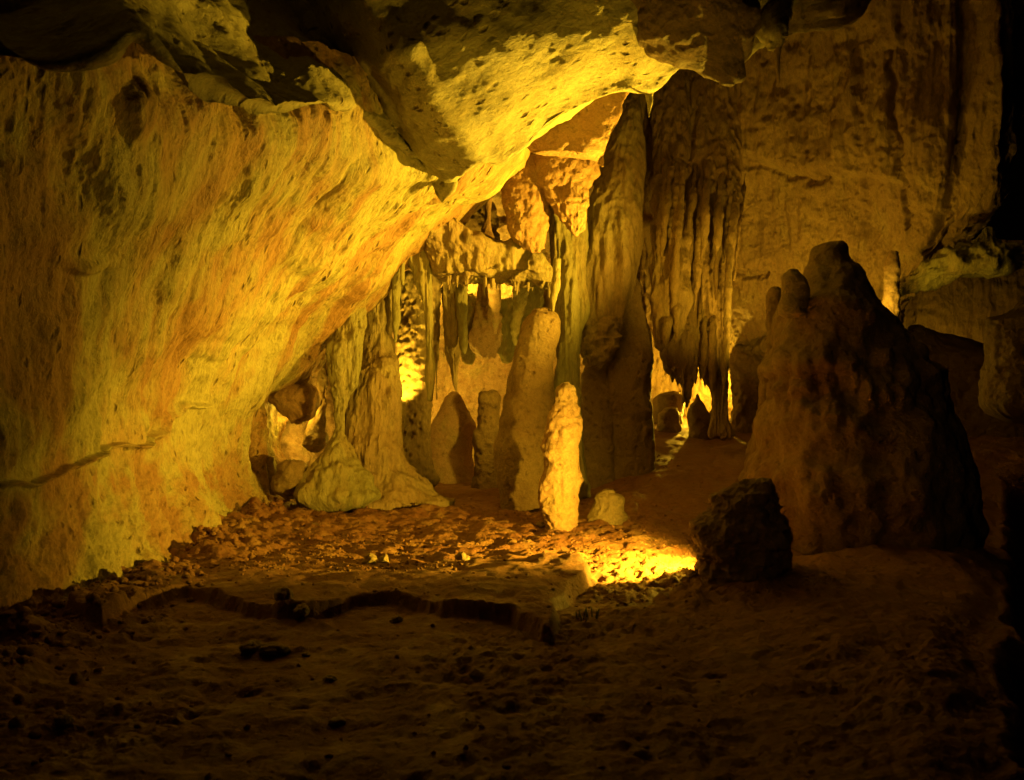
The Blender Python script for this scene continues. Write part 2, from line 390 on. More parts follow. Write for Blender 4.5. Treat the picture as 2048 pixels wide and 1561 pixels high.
# ------------------------------------------------------------------ ceiling with its dark brow
CSPEC = [('f', 0.9, 0.085, 4), ('f', (0.8, 2.4, 2.4), 0.035, 4, CDI), ('p', (2.4, 6, 6), 0.014, None, CDI), ('p', (6, 15, 15), 0.008, None, CDI), ('f', 10, 0.004, 4)]
edge = [(-260,70,4.5),(-60,85,4.6),(96,130,4.8),(200,110,4.95),(272,72,5.1),(370,150,5.4),(440,188,5.75),(545,222,6.5),(640,207,7.5),(700,210,8.4),(764,262,9.0),(838,318,9.6),(900,366,9.6),
        (950,328,9.1),(1010,318,9.3),(1110,268,9.5),(1180,222,9.6),(1245,186,9.7),(1310,180,9.75),(1385,124,9.8),(1450,150,9.9),(1510,90,10.0),(1620,56,10.2),(1700,40,10.4),(1800,-60,10.8),(2100,-200,11.5)]
rows = []
for (dx, dy, dY) in ((120, -160, 3.0), (30, -70, 1.2), (4, -18, 0.28)):
    rows.append([(x + dx * 0.6, y + dy * 0.7, Y + dY) for x, y, Y in edge])
rows.append(list(edge))
def sf(x): return float(-0.38 + 1.38 * sstep(660, 940, x))
rows.append([(x - 14, y - 24, Y - 0.16 * sf(x)) for x, y, Y in edge])
rows.append([(x - 60, y - 85, Y - 0.62 * sf(x)) for x, y, Y in edge])
rows.append([(x - 130, y - 190, Y - 1.0 * sf(x)) for x, y, Y in edge])
rows.append([(x - 220, y - 340, Y - 1.15 * sf(x)) for x, y, Y in edge])
rows.append([(x - 300, y - 620, Y - 1.5 * sf(x)) for x, y, Y in edge])
rows.append([((x - 1024) * 1.3 + 824, -1600, max(Y * 0.45, 2.0)) for x, y, Y in edge])
o = sheet('ceiling', rows, 420, 760, M['ceiling'], CSPEC, 5, flip=True)
o['label'] = 'low cave ceiling sweeping up to the right'

# ------------------------------------------------------------------ right back wall
SEAM = [(1470, 312), (1520, 325), (1570, 345), (1620, 352), (1660, 350), (1740, 352), (1830, 362)]
def back_extra(G):
    px = G[..., 0] / G[..., 1] * F + 1024; py = 780.5 - (G[..., 2] - CAMZ) / G[..., 1] * F
    q = np.stack([px, py], -1) + np.stack([fbm(G * 5, 3, 81), fbm(G * 5, 3, 82)], -1) * 8
    e = 0.15 * sstep(8, -10, q[..., 1] - np.interp(q[..., 0], [s[0] for s in SEAM], [s[1] for s in SEAM])) * sstep(1440, 1500, px) * sstep(1900, 1780, px)
    e -= 0.08 * (1 - sstep(0, 1, segdist(q, SEAM[:5], False) / 20))
    # ribbed, draped part on the left
    fl = sstep(1530, 1380, px) * sstep(250, 340, py + 20 * vnoise(G * 3, 4)) * sstep(660, 600, py)
    g3 = G * np.array([9, 3, 0.5]) ; e += fl * 0.11 * ridged(g3, 2, 83)
    # long vertical folds
    e += (0.03 + 0.05 * sstep(1500, 1800, px)) * ridged(G * np.array([2.2, 1, 0.18]), 3, 84) + 0.03 * fbm(G * np.array([7, 3, 0.8]), 3, 85)
    e -= 0.02 * (1 - sstep(0, 1, segdist(q, [(1740, 120), (1744, 300), (1738, 420), (1724, 520)], False) / 16))
    e += 0.07 * (1 - sstep(0, 1, segdist(q, [(1724, 150), (1730, 300), (1722, 420), (1708, 520)], False) / 16))
    e -= 0.08 * (1 - sstep(0, 1, segdist(q, [(1785, 110), (1795, 200), (1812, 300), (1815, 350), (1818, 450)], False) / 7))
    e += 0.08 * np.sin(G[..., 0] * 5.2 + 1.2 * vnoise(G * np.array([0.8, 0.8, 0.5]), 87)) * sstep(1740, 1900, px)
    e -= 0.09 * (1 - sstep(0, 1, segdist(q, [(1925, 200), (1905, 330), (1890, 420), (1860, 500)], False) / 9))
    # ledge under the lit part
    e -= 0.16 * (1 - sstep(0, 1, segdist(q, [(1455, 722), (1490, 698), (1532, 680)], False) / 13))
    e -= 0.10 * (1 - sstep(0, 1, segdist(q, [(1470, 552), (1530, 548)], False) / 7))
    return e
bw = []
for (py, row) in [(-420, [(1050,14.6),(1200,14.6),(1350,14.2),(1500,13.8),(1650,13.3),(1800,12.8),(1930,12.6),(2040,13.0),(2120,14.2),(2160,16)]),
                  (-120, [(1050,14.8),(1200,14.8),(1350,14.5),(1500,14.1),(1650,13.6),(1800,13.0),(1930,12.7),(2070,12.9),(2170,13.8),(2220,16)]),
                  (120, [(1050,15.2),(1200,15.2),(1350,14.9),(1500,14.5),(1650,13.9),(1800,13.2),(1920,12.7),(2030,12.8),(2070,13.6),(2075,16)]),
                  (300, [(1050,15.6),(1200,15.6),(1350,15.0),(1500,14.7),(1650,14.1),(1790,13.3),(1900,12.8),(1990,12.8),(2010,13.6),(2000,16)]),
                  (420, [(1050,16.0),(1200,16.0),(1350,15.2),(1500,14.9),(1640,14.3),(1770,13.6),(1870,13.1),(1945,12.9),(1965,13.6),(1950,16)]),
                  (520, [(1050,16.2),(1200,16.2),(1350,15.5),(1490,15.1),(1620,14.6),(1740,14.0),(1810,13.6),(1868,13.4),(1880,14.0),(1870,16)]),
                  (600, [(1050,16.6),(1200,16.6),(1350,16.0),(1480,15.4),(1590,15.0),(1690,14.6),(1750,14.4),(1790,14.3),(1800,14.8),(1790,16.4)]),
                  (700, [(1050,17.2),(1200,17.2),(1350,17.0),(1450,16.2),(1560,15.5),(1650,15.2),(1720,15.2),(1760,15.2),(1780,15.6),(1790,17)]),
                  (830, [(1050,18.4),(1200,17.8),(1350,17.6),(1430,17.4),(1520,16.8),(1620,16.6),(1700,16.4),(1760,16.3),(1790,16.5),(1800,17.5)]),
                  (960, [(1050,18.6),(1200,18.0),(1350,17.8),(1440,17.6),(1530,17.0),(1620,16.9),(1700,16.6),(1760,16.4),(1790,16.6),(1800,17.5)])]:
    bw.append([(x, py, Y) for x, Y in row])
BSPEC = [('f', 0.8, 0.12, 4), ('f', (4, 4, 0.8), 0.05, 5), ('r', (7, 7, 1.5), 0.015, 3), ('p', (7, 7, 7), 0.02), ('f', 9, 0.015, 4), ('f', 26, 0.006, 3)]
o = sheet('wall', bw, 560, 560, M['back'], BSPEC, 9, flip=True, extra=back_extra)
o['label'] = 'tall folded flowstone wall behind the right stalagmites'

# back wall of the central and left chamber
cw = []
for (py, row) in [(150, [(440,15),(560,15),(700,15),(850,15),(950,14.5),(1050,14.3),(1150,14.2),(1260,14.8)]),
                  (330, [(440,15),(560,15),(700,15),(850,14.6),(940,14.2),(1050,14.2),(1150,14.2),(1260,14.8)]),
                  (470, [(440,15.6),(560,15.8),(700,16),(850,15.4),(940,14.8),(1050,14.8),(1150,15),(1260,15.6)]),
                  (560, [(440,16.5),(560,16.6),(700,16.8),(850,16.6),(940,16.8),(1050,16.8),(1150,16.8),(1260,17)]),
                  (700, [(440,16.8),(560,16.8),(700,17),(850,17.2),(940,17.2),(1050,17.2),(1150,17.4),(1260,17.6)]),
                  (830, [(440,17),(560,17),(700,17.2),(850,17.6),(940,17.8),(1050,17.8),(1150,18),(1260,18)]),
                  (960, [(440,16.4),(560,16.4),(700,17),(850,17.6),(940,17.8),(1050,17.8),(1150,18),(1260,18)])]:
    cw.append([(x, py, Y) for x, Y in row])
def cw_extra(G):
    px = G[..., 0] / G[..., 1] * F + 1024; py = 780.5 - (G[..., 2] - CAMZ) / G[..., 1] * F
    up = sstep(735, 690, py + 12 * vnoise(G * 4, 2)) * sstep(540, 590, py)
    d, _ = worley(G * np.array([4.5, 4.5, 2.6]), 91)
    return up * (0.22 * (0.75 - d)) + 0.05 * ridged(G * np.array([5, 3, 1.2]), 3, 92) * up
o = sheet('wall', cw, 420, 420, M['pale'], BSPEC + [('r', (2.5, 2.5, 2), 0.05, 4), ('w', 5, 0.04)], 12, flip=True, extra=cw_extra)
o['label'] = 'brightly lit pale rock wall closing the central chamber'

# far wall seen through the gap at the right
fw = [[(x, py, 19 + 0.0 * x) for x in (1780, 1860, 1940, 2020, 2140)] for py in (480, 560, 640, 720, 800)]
o = sheet('wall', fw, 160, 200, M['back'], [('f', 0.8, 0.12, 4), ('f', (4, 4, 0.5), 0.06, 4), ('f', 9, 0.015, 4)], 15, flip=True)
o['label'] = 'striped far wall seen through the gap at the right'

# ------------------------------------------------------------------ formations
ST = 'stalagmite'
# big right stalagmite
def big_extra(G):
    py = 780.5 - (G[..., 2] - CAMZ) / G[..., 1] * F
    b = np.exp(-((py - 770) / 70)**2) + 0.35 * np.exp(-((py - 1000) / 90)**2)
    d, _ = worley(G * np.array([5.0, 5.0, 3.2]), 55)
    d2, _ = worley(G * np.array([11.0, 11.0, 8.0]), 56)
    return b * (0.20 * (0.55 - d) + 0.05 * (0.5 - d2)) + 0.02 * fbm(G * np.array([4, 4, 1.2]), 3, 57)
loft('stalagmite', [(488,1640,1686),(494,1630,1692),(508,1624,1697),(524,1620,1706),(546,1611,1722),(585,1590,1750),(610,1558,1778),(629,1556,1798),(658,1554,1808),(690,1550,1822),(706,1544,1836),(729,1534,1846),
     (745,1542,1858),(764,1550,1868),(790,1546,1874),(825,1530,1886),(857,1522,1906),(900,1518,1922),(930,1499,1930),(975,1486,1936),(1040,1484,1940),(1100,1488,1942),(1150,1490,1944)],
     9.3, M['brown'], [('f', 1.5, 0.06, 4), ('f', 5, 0.016, 3), ('w', 6, 0.022), ('f', (8, 8, 16), 0.006, 3), ('f', 30, 0.003, 3)], 'massive dark cone stalagmite with a flat top, the largest one at the right', ST,
     k=0.85, seed=2, cap=(0.15, 0.1), extra=big_extra)
loft('knob', [(542,1574,1600),(552,1564,1612),(568,1559,1620),(585,1558,1622),(605,1556,1622),(625,1560,1620)], 9.05, M['brown'], [('f', 3, 0.03, 4), ('w', 9, 0.015)], None, None, parent=bpy.data.objects['stalagmite'], k=0.8, seed=4)
# slender one behind it
loft('stalagmite', [(584,1540,1560),(600,1535,1572),(658,1529,1580),(700,1530,1590),(722,1524,1590),(754,1516,1590),(818,1518,1595),(850,1512,1598),(878,1503,1600),(905,1496,1610),(960,1480,1620)],
     10.6, M['brown'], LUMP, 'slim dark stalagmite leaning against the left side of the massive cone', ST, k=0.8, seed=5, cap=(0.8, 0.1))
# stump in front
loft('stalagmite', [(964,1488,1536),(970,1462,1543),(980,1426,1545),(992,1419,1547),(1017,1417,1552),(1039,1404,1564),(1053,1388,1563),(1075,1388,1570),(1082,1386,1562),(1104,1384,1562),(1134,1390,1562),(1156,1396,1560),(1175,1392,1562),(1200,1384,1572),(1225,1370,1590)],
     7.45, M['brown'], [('f', 3.0, 0.05, 4), ('r', (4, 4, 9), 0.03, 4), ('w', 11, 0.03), ('f', 26, 0.008, 3)], 'short dark broken stump standing in front of the massive cone', ST, k=0.85, seed=6, cap=(0.08, 0.1), sq=0.12)
# bright candle
loft('stalagmite', [(768,1116,1142),(774,1110,1149),(785,1107,1151),(809,1107,1153),(820,1106,1157),(841,1099,1164),(868,1092,1166),(892,1090,1161),(927,1092,1158),(942,1093,1160),(956,1090,1161),(975,1082,1160),(995,1078,1157),(1010,1078,1155),(1045,1088,1151),(1062,1090,1150),(1080,1088,1152)],
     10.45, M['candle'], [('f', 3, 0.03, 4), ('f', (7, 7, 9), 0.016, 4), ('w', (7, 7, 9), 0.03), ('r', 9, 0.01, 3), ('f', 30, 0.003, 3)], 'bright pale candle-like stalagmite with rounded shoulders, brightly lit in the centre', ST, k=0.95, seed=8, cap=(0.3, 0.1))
# rounded dark stalagmite behind the candle
loft('stalagmite', [(626,1062,1098),(632,1052,1112),(645,1042,1120),(668,1032,1122),(698,1024,1116),(733,1017,1112),(770,1010,1112),(809,1000,1112),(850,992,1110),(900,988,1112),(950,992,1112),(1000,1000,1112),(1030,1000,1110)],
     12.6, M['brown'], [('f', 1.4, 0.04, 4), ('f', 6, 0.012, 4), ('p', 12, 0.012), ('f', 30, 0.003, 3)], 'tall smooth round-topped stalagmite standing just left of the bright candle', ST, k=0.9, seed=9, cap=(0.5, 0.1))
# dome
loft('stalagmite', [(986,1206,1230),(992,1199,1238),(1003,1193,1245),(1024,1184,1248),(1040,1181,1251),(1060,1178,1254)], 10.9, M['stone'], PITR, 'low rounded stalagmite dome to the right of the bright candle', ST, k=0.9, seed=10, cap=(0.5, 0.1))
# pillars
loft('column', [(552,1246,1272,13.6),(570,1236,1280,13.6),(610,1226,1284,13.6),(640,1218,1292,13.6),(680,1214,1300,13.6),(720,1210,1302,13.5),(803,1206,1300,13.5),(868,1204,1304,13.5),(930,1202,1306,13.5),(986,1200,1309,13.5),(1030,1194,1316,13.5)],
     13.5, M['brown'], [('f', 1.6, 0.05, 4), ('f', (6, 6, 2), 0.02, 4), ('p', 10, 0.018), ('f', 26, 0.005, 3)], 'tall dark pillar standing under the broad stone curtain right of the candle', 'column', k=0.8, seed=11, cap=(0.4, 0.1))
loft('column', [(715,1176,1216,13.5),(765,1168,1222,13.45),(803,1165,1224,13.4),(868,1162,1226,13.3),(930,1162,1226,13.3),(986,1158,1228,13.3),(1030,1150,1230,13.3)],
     13.3, M['brown'], [('f', 1.6, 0.05, 4), ('f', 6, 0.02, 4), ('p', 10, 0.018)], 'dull brown stump filling the space between the candle and the tall dark pillar', ST, k=0.55, seed=61, cap=(0.5, 0.1)).name = 'stalagmite'
loft('stone_curtain', [(180,1252,1288,14.2),(240,1236,1290,14.0),(330,1205,1288,13.8),(420,1180,1286,13.5),(500,1172,1280,13.35),(560,1166,1272,13.3),(600,1162,1262,13.3),(650,1158,1244,13.3),(690,1158,1230,13.3),(715,1164,1220,13.3)],
     13.4, M['column'], FLUTE, 'broad brown stone curtain narrowing to the ceiling, above the tall dark pillar', 'stone curtain', k=0.7, seed=62, cap=(0.2, 0.2), hang=True)
loft('column', [(380,1090,1150,13.4),(430,1092,1165,13.3),(500,1098,1170,13.2),(560,1105,1175,13.1),(620,1112,1180,13.05),(660,1118,1172,13),(700,1112,1166,12.95),(760,1110,1160,12.9),(830,1108,1166,12.9),(900,1106,1170,12.9),(990,1100,1180,12.9)],
     13, M['olive'], [('f', (6, 6, 0.6), 0.05, 3), ('r', (13, 13, 1.0), 0.02, 3), ('f', 10, 0.012, 4)], 'greenish ribbed flowstone column rising behind the bright candle', 'column', k=0.7, seed=12)
loft('flowstone', [(600,1158,1236,13.35),(640,1152,1234,13.2),(665,1152,1228,13.15),(690,1156,1226,13.15),(712,1160,1222,13.15),(728,1168,1206,13.2)], 13.2, M['column'], [('f', 3, 0.08, 4), ('w', 7, 0.07), ('r', 12, 0.03, 3)],
     'rough crumbling flowstone lump at the lower end of the broad stone curtain', 'flowstone', k=0.42, seed=13, hang=True, cap=(0.1, 0.15))
# left chamber columns
loft('column', [(470,762,800,13.6),(540,740,790,13.5),(600,734,783,13.4),(660,730,782,13.3),(700,724,784,13.2),(720,720,792,13.1),(745,714,803,13.0),(810,700,807,12.9),(860,692,808,12.9),(900,690,812,12.8),(930,684,820,12.8),(952,664,838,12.75),(975,640,868,12.7),(1000,600,915,12.6)],
     13.1, M['column'], [('f', (4, 4, 0.6), 0.05, 3), ('f', 2, 0.05, 3), ('w', (5, 5, 2.5), 0.045), ('r', (9, 9, 4), 0.018, 4), ('p', 10, 0.015)], 'wide olive column with a bulging lit foot left of centre', 'column', k=[(0, 0.8), (900, 0.8), (1000, 0.45)], seed=14)
loft('column', [(430,818,866,14.6),(515,812,864,14.5),(560,800,862,14.4),(640,796,862,14.3),(740,797,862,14.2),(810,798,859,14.1),(870,796,860,14.1),(930,790,864,14.0),(960,780,875,14.0)],
     14.3, M['column'], [('f', 1.6, 0.04, 4), ('w', 10, 0.03), ('p', 9, 0.03), ('f', 16, 0.01, 4)], 'column behind the bulging one, bright yellow above and dark below', 'column', k=0.7, seed=15)
loft('column', [(530,700,728,13.0),(556,690,728,13.0),(615,672,735,12.9),(668,660,734,12.8),(720,656,726,12.7),(763,664,719,12.7),(800,668,702,12.7),(844,672,690,12.7),(870,664,694,12.6),(900,646,706,12.5),(930,620,722,12.4),(960,600,740,12.3),(990,590,760,12.2)],
     12.8, M['olive'], [('f', (5, 5, 0.8), 0.05, 4), ('w', (6, 6, 3), 0.045), ('f', 9, 0.02, 4), ('p', 10, 0.02)], 'waisted hourglass column between the leaning wall and the wide olive column', 'column', k=[(0, 0.6), (880, 0.6), (990, 0.4)], seed=16)
# stalactites of the left group
SG = 'stalactites hanging beside the leaning wall'
loft('stalactite', [(420,784,806),(500,783,802),(560,782,800),(640,783,799),(670,786,796),(686,789,792)], 13.0, M['olive'], [('f', (8, 8, 1.2), 0.014, 3), ('f', 14, 0.008, 3)], 'long thin pointed stalactite hanging before the bright yellow gap', 'stalactite', SG, hang=True, seed=17, dense=1.3)
loft('stalactite', [(410,800,816),(460,800,811),(520,801,809),(558,802,808),(569,804,806)], 12.9, M['olive'], [('f', (8, 8, 1.2), 0.010, 3), ('f', 14, 0.006, 3)], 'thin short stalactite rod right beside the long pointed one', 'stalactite', SG, hang=True, seed=18, dense=1.6)
loft('stalactite', [(395,812,872,13.2),(440,812,868,13.1),(515,815,864,13),(560,828,862,13),(609,843,862,13),(674,853,862,13),(740,857,863,13),(800,858,861,13)], 13, M['olive'], FLUTE, 'broad wedge stalactite tapering down the right of the yellow gap', 'stalactite', SG, k=0.6, hang=True, seed=19)
# flowstone canopy and its fringe
can = loft('flowstone_canopy', [(392,850,872,12.6),(410,848,890,12.6),(430,846,918,12.6),(468,846,950,12.7),(488,850,1002,12.8),(500,854,1045,12.9),(527,858,1092,13),(545,866,1106,13),(557,890,1110,13.1),(566,985,1110,13.1)], 12.9, M['column'],
     [('f', 1.8, 0.08, 4), ('f', (5, 5, 1.2), 0.05, 4), ('r', (9, 9, 1.5), 0.02, 3), ('f', 12, 0.012, 4)], 'sloping flowstone canopy with a fringe of tiny drips over the central chamber', 'flowstone', k=0.36, seed=20, cap=(0.3, 0.06), hang=True)
rr = random.Random(4)
sk = [(542,872,1108,13.05),(555,884,1106,13.08),(566,975,1102,13.12)]
loft('curtain', sk, 13.0, M['column'], [('f', (5, 5, 1.5), 0.10, 4), ('w', (7, 7, 3), 0.06), ('f', 14, 0.012, 3)], parent=can, hang=True, k=0.2, seed=63, cap=(0.03, 0.03))
x = 896.0
while x < 1108:
    ln = rr.choice([2, 3, 4, 5, 7, 10, 15, 24]) * rr.uniform(0.6, 1.2); w = rr.uniform(1.6, 4.6) * (0.7 + ln / 40)
    Yq = 12.8 + rr.uniform(-0.1, 0.35)
    o_ = -14 + 14 * float(sstep(930, 1060, x))
    loft('drip', [(566 + o_, x - w * 1.5, x + w * 1.5), (580 + o_ + ln * 0.25, x - w * 0.8, x + w * 0.8), (580 + o_ + ln * 0.7, x - w * 0.5, x + w * 0.5), (580 + o_ + ln, x - 0.7, x + 0.7)], Yq, M['column'], [('f', 12, 0.006, 3)], parent=can, hang=True, seed=int(x), res=2.0)
    x += rr.choice([2.5, 4, 6, 9, 15, 24]) * rr.uniform(0.8, 1.4)
loft('stalactite', [(500,862,890,13.3),(560,861,886,13.4),(620,863,882,13.5),(700,865,880,13.5),(760,868,878,13.5),(800,871,875,13.5)], 13.5, M['column'], [('f', (7, 7, 2), 0.03, 3), ('f', 12, 0.012, 3)], 'knobbly stalactite hanging at the left end of the canopy', 'stalactite', 'stalactites under the canopy', hang=True, seed=21)
loft('stalactite', [(505,860,960,13.15),(530,874,942,13.25),(555,881,928,13.35),(600,884,922,13.5),(660,888,920,13.5),(720,896,918,13.6),(760,905,916,13.6),(782,910,914,13.6)], 13.5, M['column'], FLUTE, 'long ribbed stalactite tapering to a point in front of the pale wall', 'stalactite', 'stalactites under the canopy', hang=True, seed=22)
loft('stalactite', [(515,895,960,13.15),(540,905,944,13.25),(560,910,937,13.3),(600,912,934,13.35),(660,914,933,13.4),(695,920,934,13.4),(706,925,931,13.4)], 13.3, M['olive'], [('f', (8, 8, 1), 0.02, 3), ('w', (16, 16, 8), 0.018), ('f', 14, 0.008, 3)], 'blunt fringed stalactite just left of the brightest gap', 'stalactite', 'stalactites under the canopy', hang=True, seed=23)
loft('stalactite', [(560,976,1000,14.6),(600,978,1002,14.8),(640,984,998,14.9),(668,990,994,15)], 14.8, M['pale'], [('f', 5, 0.03, 4), ('w', 10, 0.025)], 'pale knotted stalactite between the two brightest gaps', 'stalactite', 'stalactites under the canopy', hang=True, seed=24)
loft('stalactite', [(530,1010,1080,13.4),(560,1024,1058,13.8),(590,1030,1054,14.1),(620,1026,1048,14.2),(650,1022,1040,14.3),(690,1026,1032,14.3)], 14.2, M['olive'], [('f', 5, 0.03, 4), ('w', 10, 0.025)], 'lumpy stalactite hanging above the round-topped stalagmite', 'stalactite', 'stalactites under the canopy', hang=True, seed=25)
loft('stalactite', [(520,1108,1122,12.6),(570,1104,1120,12.5),(600,1100,1113,12.5),(622,1103,1108,12.5)], 12.5, M['olive'], [('f', 7, 0.014, 3)], 'curved drip pointing at the top of the round-topped stalagmite', 'stalactite', 'stalactites under the canopy', hang=True, seed=26)
SCR = 'knobbly rock lobes under the canopy'
for k_, (sl_, Y_, m_, lb_) in enumerate([
    ([(545,958,998),(600,957,1000),(640,944,1008),(690,946,1000),(716,958,990)], 15.7, 'pale', 'peach knobbly rock lobe between the two brightest gaps'),
    ([(604,996,1030),(640,990,1036),(690,992,1034),(722,1002,1022)], 15.8, 'olive', 'hanging rock lobe right below the second bright gap'),
    ([(600,916,958),(650,912,956),(700,922,950),(726,932,942)], 15.9, 'olive', 'hanging rock lobe right below the first bright gap'),
    ([(540,1034,1090),(600,1034,1088),(660,1026,1070),(712,1032,1060)], 15.6, 'olive', 'cracked olive rock lobe beside the top of the round-topped stalagmite')]):
    loft('hanging_rock', sl_, Y_, M[m_], [('f', 3, 0.05, 4), ('w', (7, 7, 4), 0.05), ('r', 12, 0.012, 3)], lb_, 'hanging rock', SCR, k=0.6, hang=True, seed=400 + k_)
# hanging orange rocks
loft('hanging_rock', [(270,1000,1110,13.0),(330,1004,1100,12.8),(403,1009,1092,12.6),(453,1018,1088,12.6),(485,1040,1084,12.6),(502,1060,1080,12.6)], 12.7, M['orange'], [('f', 2, 0.05, 4), ('w', 8, 0.035), ('r', 14, 0.012, 3)],
     'orange lumpy rock tongue hanging above the canopy', 'hanging rock', k=0.6, seed=27, hang=True)
loft('hanging_rock', [(270,1060,1210,13.1),(330,1068,1198,12.7),(380,1084,1176,12.5),(409,1098,1180,12.4),(430,1118,1178,12.4),(455,1134,1172,12.4),(472,1148,1158,12.4)], 12.6, M['orange'], [('f', 2, 0.06, 4), ('w', 6, 0.04), ('r', 12, 0.014, 3)],
     'pointed orange rock wedge hanging right of the lumpy tongue', 'hanging rock', k=0.55, seed=28, hang=True)
loft('hanging_rock', [(170,1180,1262,11.6),(210,1130,1248,11.4),(250,1080,1238,11.3),(290,1046,1222,11.2),(312,1060,1214,11.2),(322,1176,1212,11.2),(334,1200,1210,11.2)], 11.4, M['orange'], [('f', 1.6, 0.05, 4), ('f', 7, 0.012, 4), ('p', 8, 0.012)],
     'smooth orange slab under the ceiling edge, ending in a sharp corner', 'hanging rock', k=0.3, seed=29, hang=True)
loft('column', [(300,966,992,13.6),(350,968,990,13.6),(400,972,984,13.6),(450,966,982,13.5),(485,955,990,13.4)], 13.6, M['orange'], [('f', (7, 7, 2), 0.02, 4)], 'thin reddish column standing on top of the canopy', 'column', seed=30)
loft('hanging_rock', [(318,885,1000,14.4),(400,880,1000,14.4),(450,900,1000,14.4),(500,930,1010,14.4)], 14.4, M['brown'], [('f', 2, 0.08, 4), ('w', 6, 0.06), ('r', 10, 0.02, 3)], 'dark red rough rock in the recess above the canopy', 'hanging rock', k=0.4, seed=31, hang=True)
loft('boulder', [(852,566,596,15.0),(868,545,606,14.9),(900,532,626,14.8),(935,530,636,14.6),(975,524,642,14.4)], 14.8, M['pale'], [('f', 2, 0.08, 4), ('r', (4, 4, 4), 0.05, 4), ('w', 9, 0.03)], 'brightly lit slanting boulder inside the small opening beside the leaning wall', 'boulder', k=0.7, seed=64)
# small stalagmites in the centre
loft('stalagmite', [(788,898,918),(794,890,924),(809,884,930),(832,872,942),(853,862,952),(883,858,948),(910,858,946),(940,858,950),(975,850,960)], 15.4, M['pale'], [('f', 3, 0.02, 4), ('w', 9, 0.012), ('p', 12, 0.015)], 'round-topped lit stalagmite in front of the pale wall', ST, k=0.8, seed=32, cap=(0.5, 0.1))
loft('stalagmite', [(789,962,986),(797,960,998),(820,962,994),(850,958,1000),(888,946,1002),(933,948,1004),(985,950,1010)], 14.6, M['brown'], KNOB, 'dark jagged stump between the lit round stalagmite and the tall smooth one', ST, k=0.8, seed=33, cap=(0.1, 0.1))
# left hole
loft('hanging_rock', [(672,570,628,13.8),(700,566,626,13.7),(740,568,622,13.6),(768,572,620,13.6),(780,558,636,13.5),(797,546,639,13.5),(815,558,636,13.5),(833,572,628,13.5),(844,584,604,13.5)], 13.6, M['orange'], KNOB,
     'knobbly hanging bulb of rock in front of the small bright opening beside the leaning wall', 'hanging rock', k=0.8, seed=34, hang=True)
loft('stalactite', [(560,690,724,12.9),(620,664,706,12.9),(670,612,676,12.9),(690,596,652,12.8),(700,610,640,12.8),(714,622,632,12.8),(724,626,629,12.8)], 12.9, M['wall'], [('f', 3, 0.03, 4), ('f', 10, 0.012, 4)], 'blunt stalactite with a nipple tip under the edge of the leaning wall', 'stalactite', k=0.5, seed=35, hang=True)
loft('column', [(690,630,662,14.4),(760,634,660,14.4),(800,636,658,14.3),(830,620,656,14.2),(870,604,656,14.2),(890,602,650,14.2),(900,612,640,14.2)], 14.3, M['brown'], LUMP, 'dark teardrop rock hanging in the crevice behind the hourglass column', 'hanging rock', k=0.6, seed=36, hang=True).name = 'hanging_rock'
loft('boulder', [(924,576,592),(930,562,606),(940,556,611),(956,549,613),(971,547,613),(985,560,606),(994,572,596)], 12.4, M['brown'], KNOB, 'dark round boulder in the corner below the small bright opening', 'boulder', k=0.9, seed=37, cap=(0.4, 0.3))
loft('stalagmite', [(916,538,546),(940,534,552),(990,530,556)], 12.9, M['brown'], LUMP, 'small dark stub squeezed between the boulder and the leaning wall', ST, seed=38)
loft('column', [(800,500,520,13.2),(820,492,534,13.0),(860,486,536,13.0),(920,482,536,12.9),(1000,480,540,12.8),(1040,470,546,12.7)], 13, M['wall'], [('f', 3, 0.04, 4), ('w', 10, 0.02), ('p', 12, 0.015)], 'speckled rock buttress at the foot of the leaning wall', 'rock buttress', k=0.5, seed=39).name = 'buttress'

# ------------------------------------------------------------------ ribbed drapery
def drapery(sl, Y, label, seed, ribs, drips, k=0.55):
    root = loft('drapery', sl, Y, M['back'], [('f', (6, 6, 0.7), 0.035, 3), ('r', (11, 11, 0.9), 0.03, 2), ('w', (12, 12, 8), 0.016), ('f', 18, 0.007, 3)], label, 'drapery', 'ribbed stone draperies', k=k, seed=seed, hang=True)
    for j, r in enumerate(ribs):
        loft('rib', r[0], r[1], M['back'], [('f', (4, 4, 2.5), 0.028, 3), ('w', (14, 14, 8), 0.018), ('f', 20, 0.006, 3)], parent=root, hang=True, seed=seed * 10 + j, dense=1.1, k=1.1)
    for j, (x_, y_, l_) in enumerate(drips):
        loft('drip', [(y_ - 12, x_ - 5, x_ + 5), (y_ + l_ * 0.4, x_ - 3, x_ + 3), (y_ + l_, x_ - 0.8, x_ + 0.8)], Y, M['back'], [('f', 9, 0.012, 3)], parent=root, hang=True, seed=seed * 13 + j, res=2.0)
    return root
def rib(x0, y0, x1, y1, w, Y, tip=0.25, bend=0):
    n = 5; out = []
    for i in range(n):
        t = i / (n - 1); x = x0 + (x1 - x0) * t + bend * math.sin(t * math.pi); ww = w * (0.45 + 0.9 * math.sin(math.pi * (0.15 + 0.7 * t)) * 0.75) * (1 if t < 0.99 else tip)
        out.append((y0 + (y1 - y0) * t, x - ww / 2, x + ww / 2, Y + 0.75 * (1 - sstep(0, 0.45, t))))
    return (out, Y)
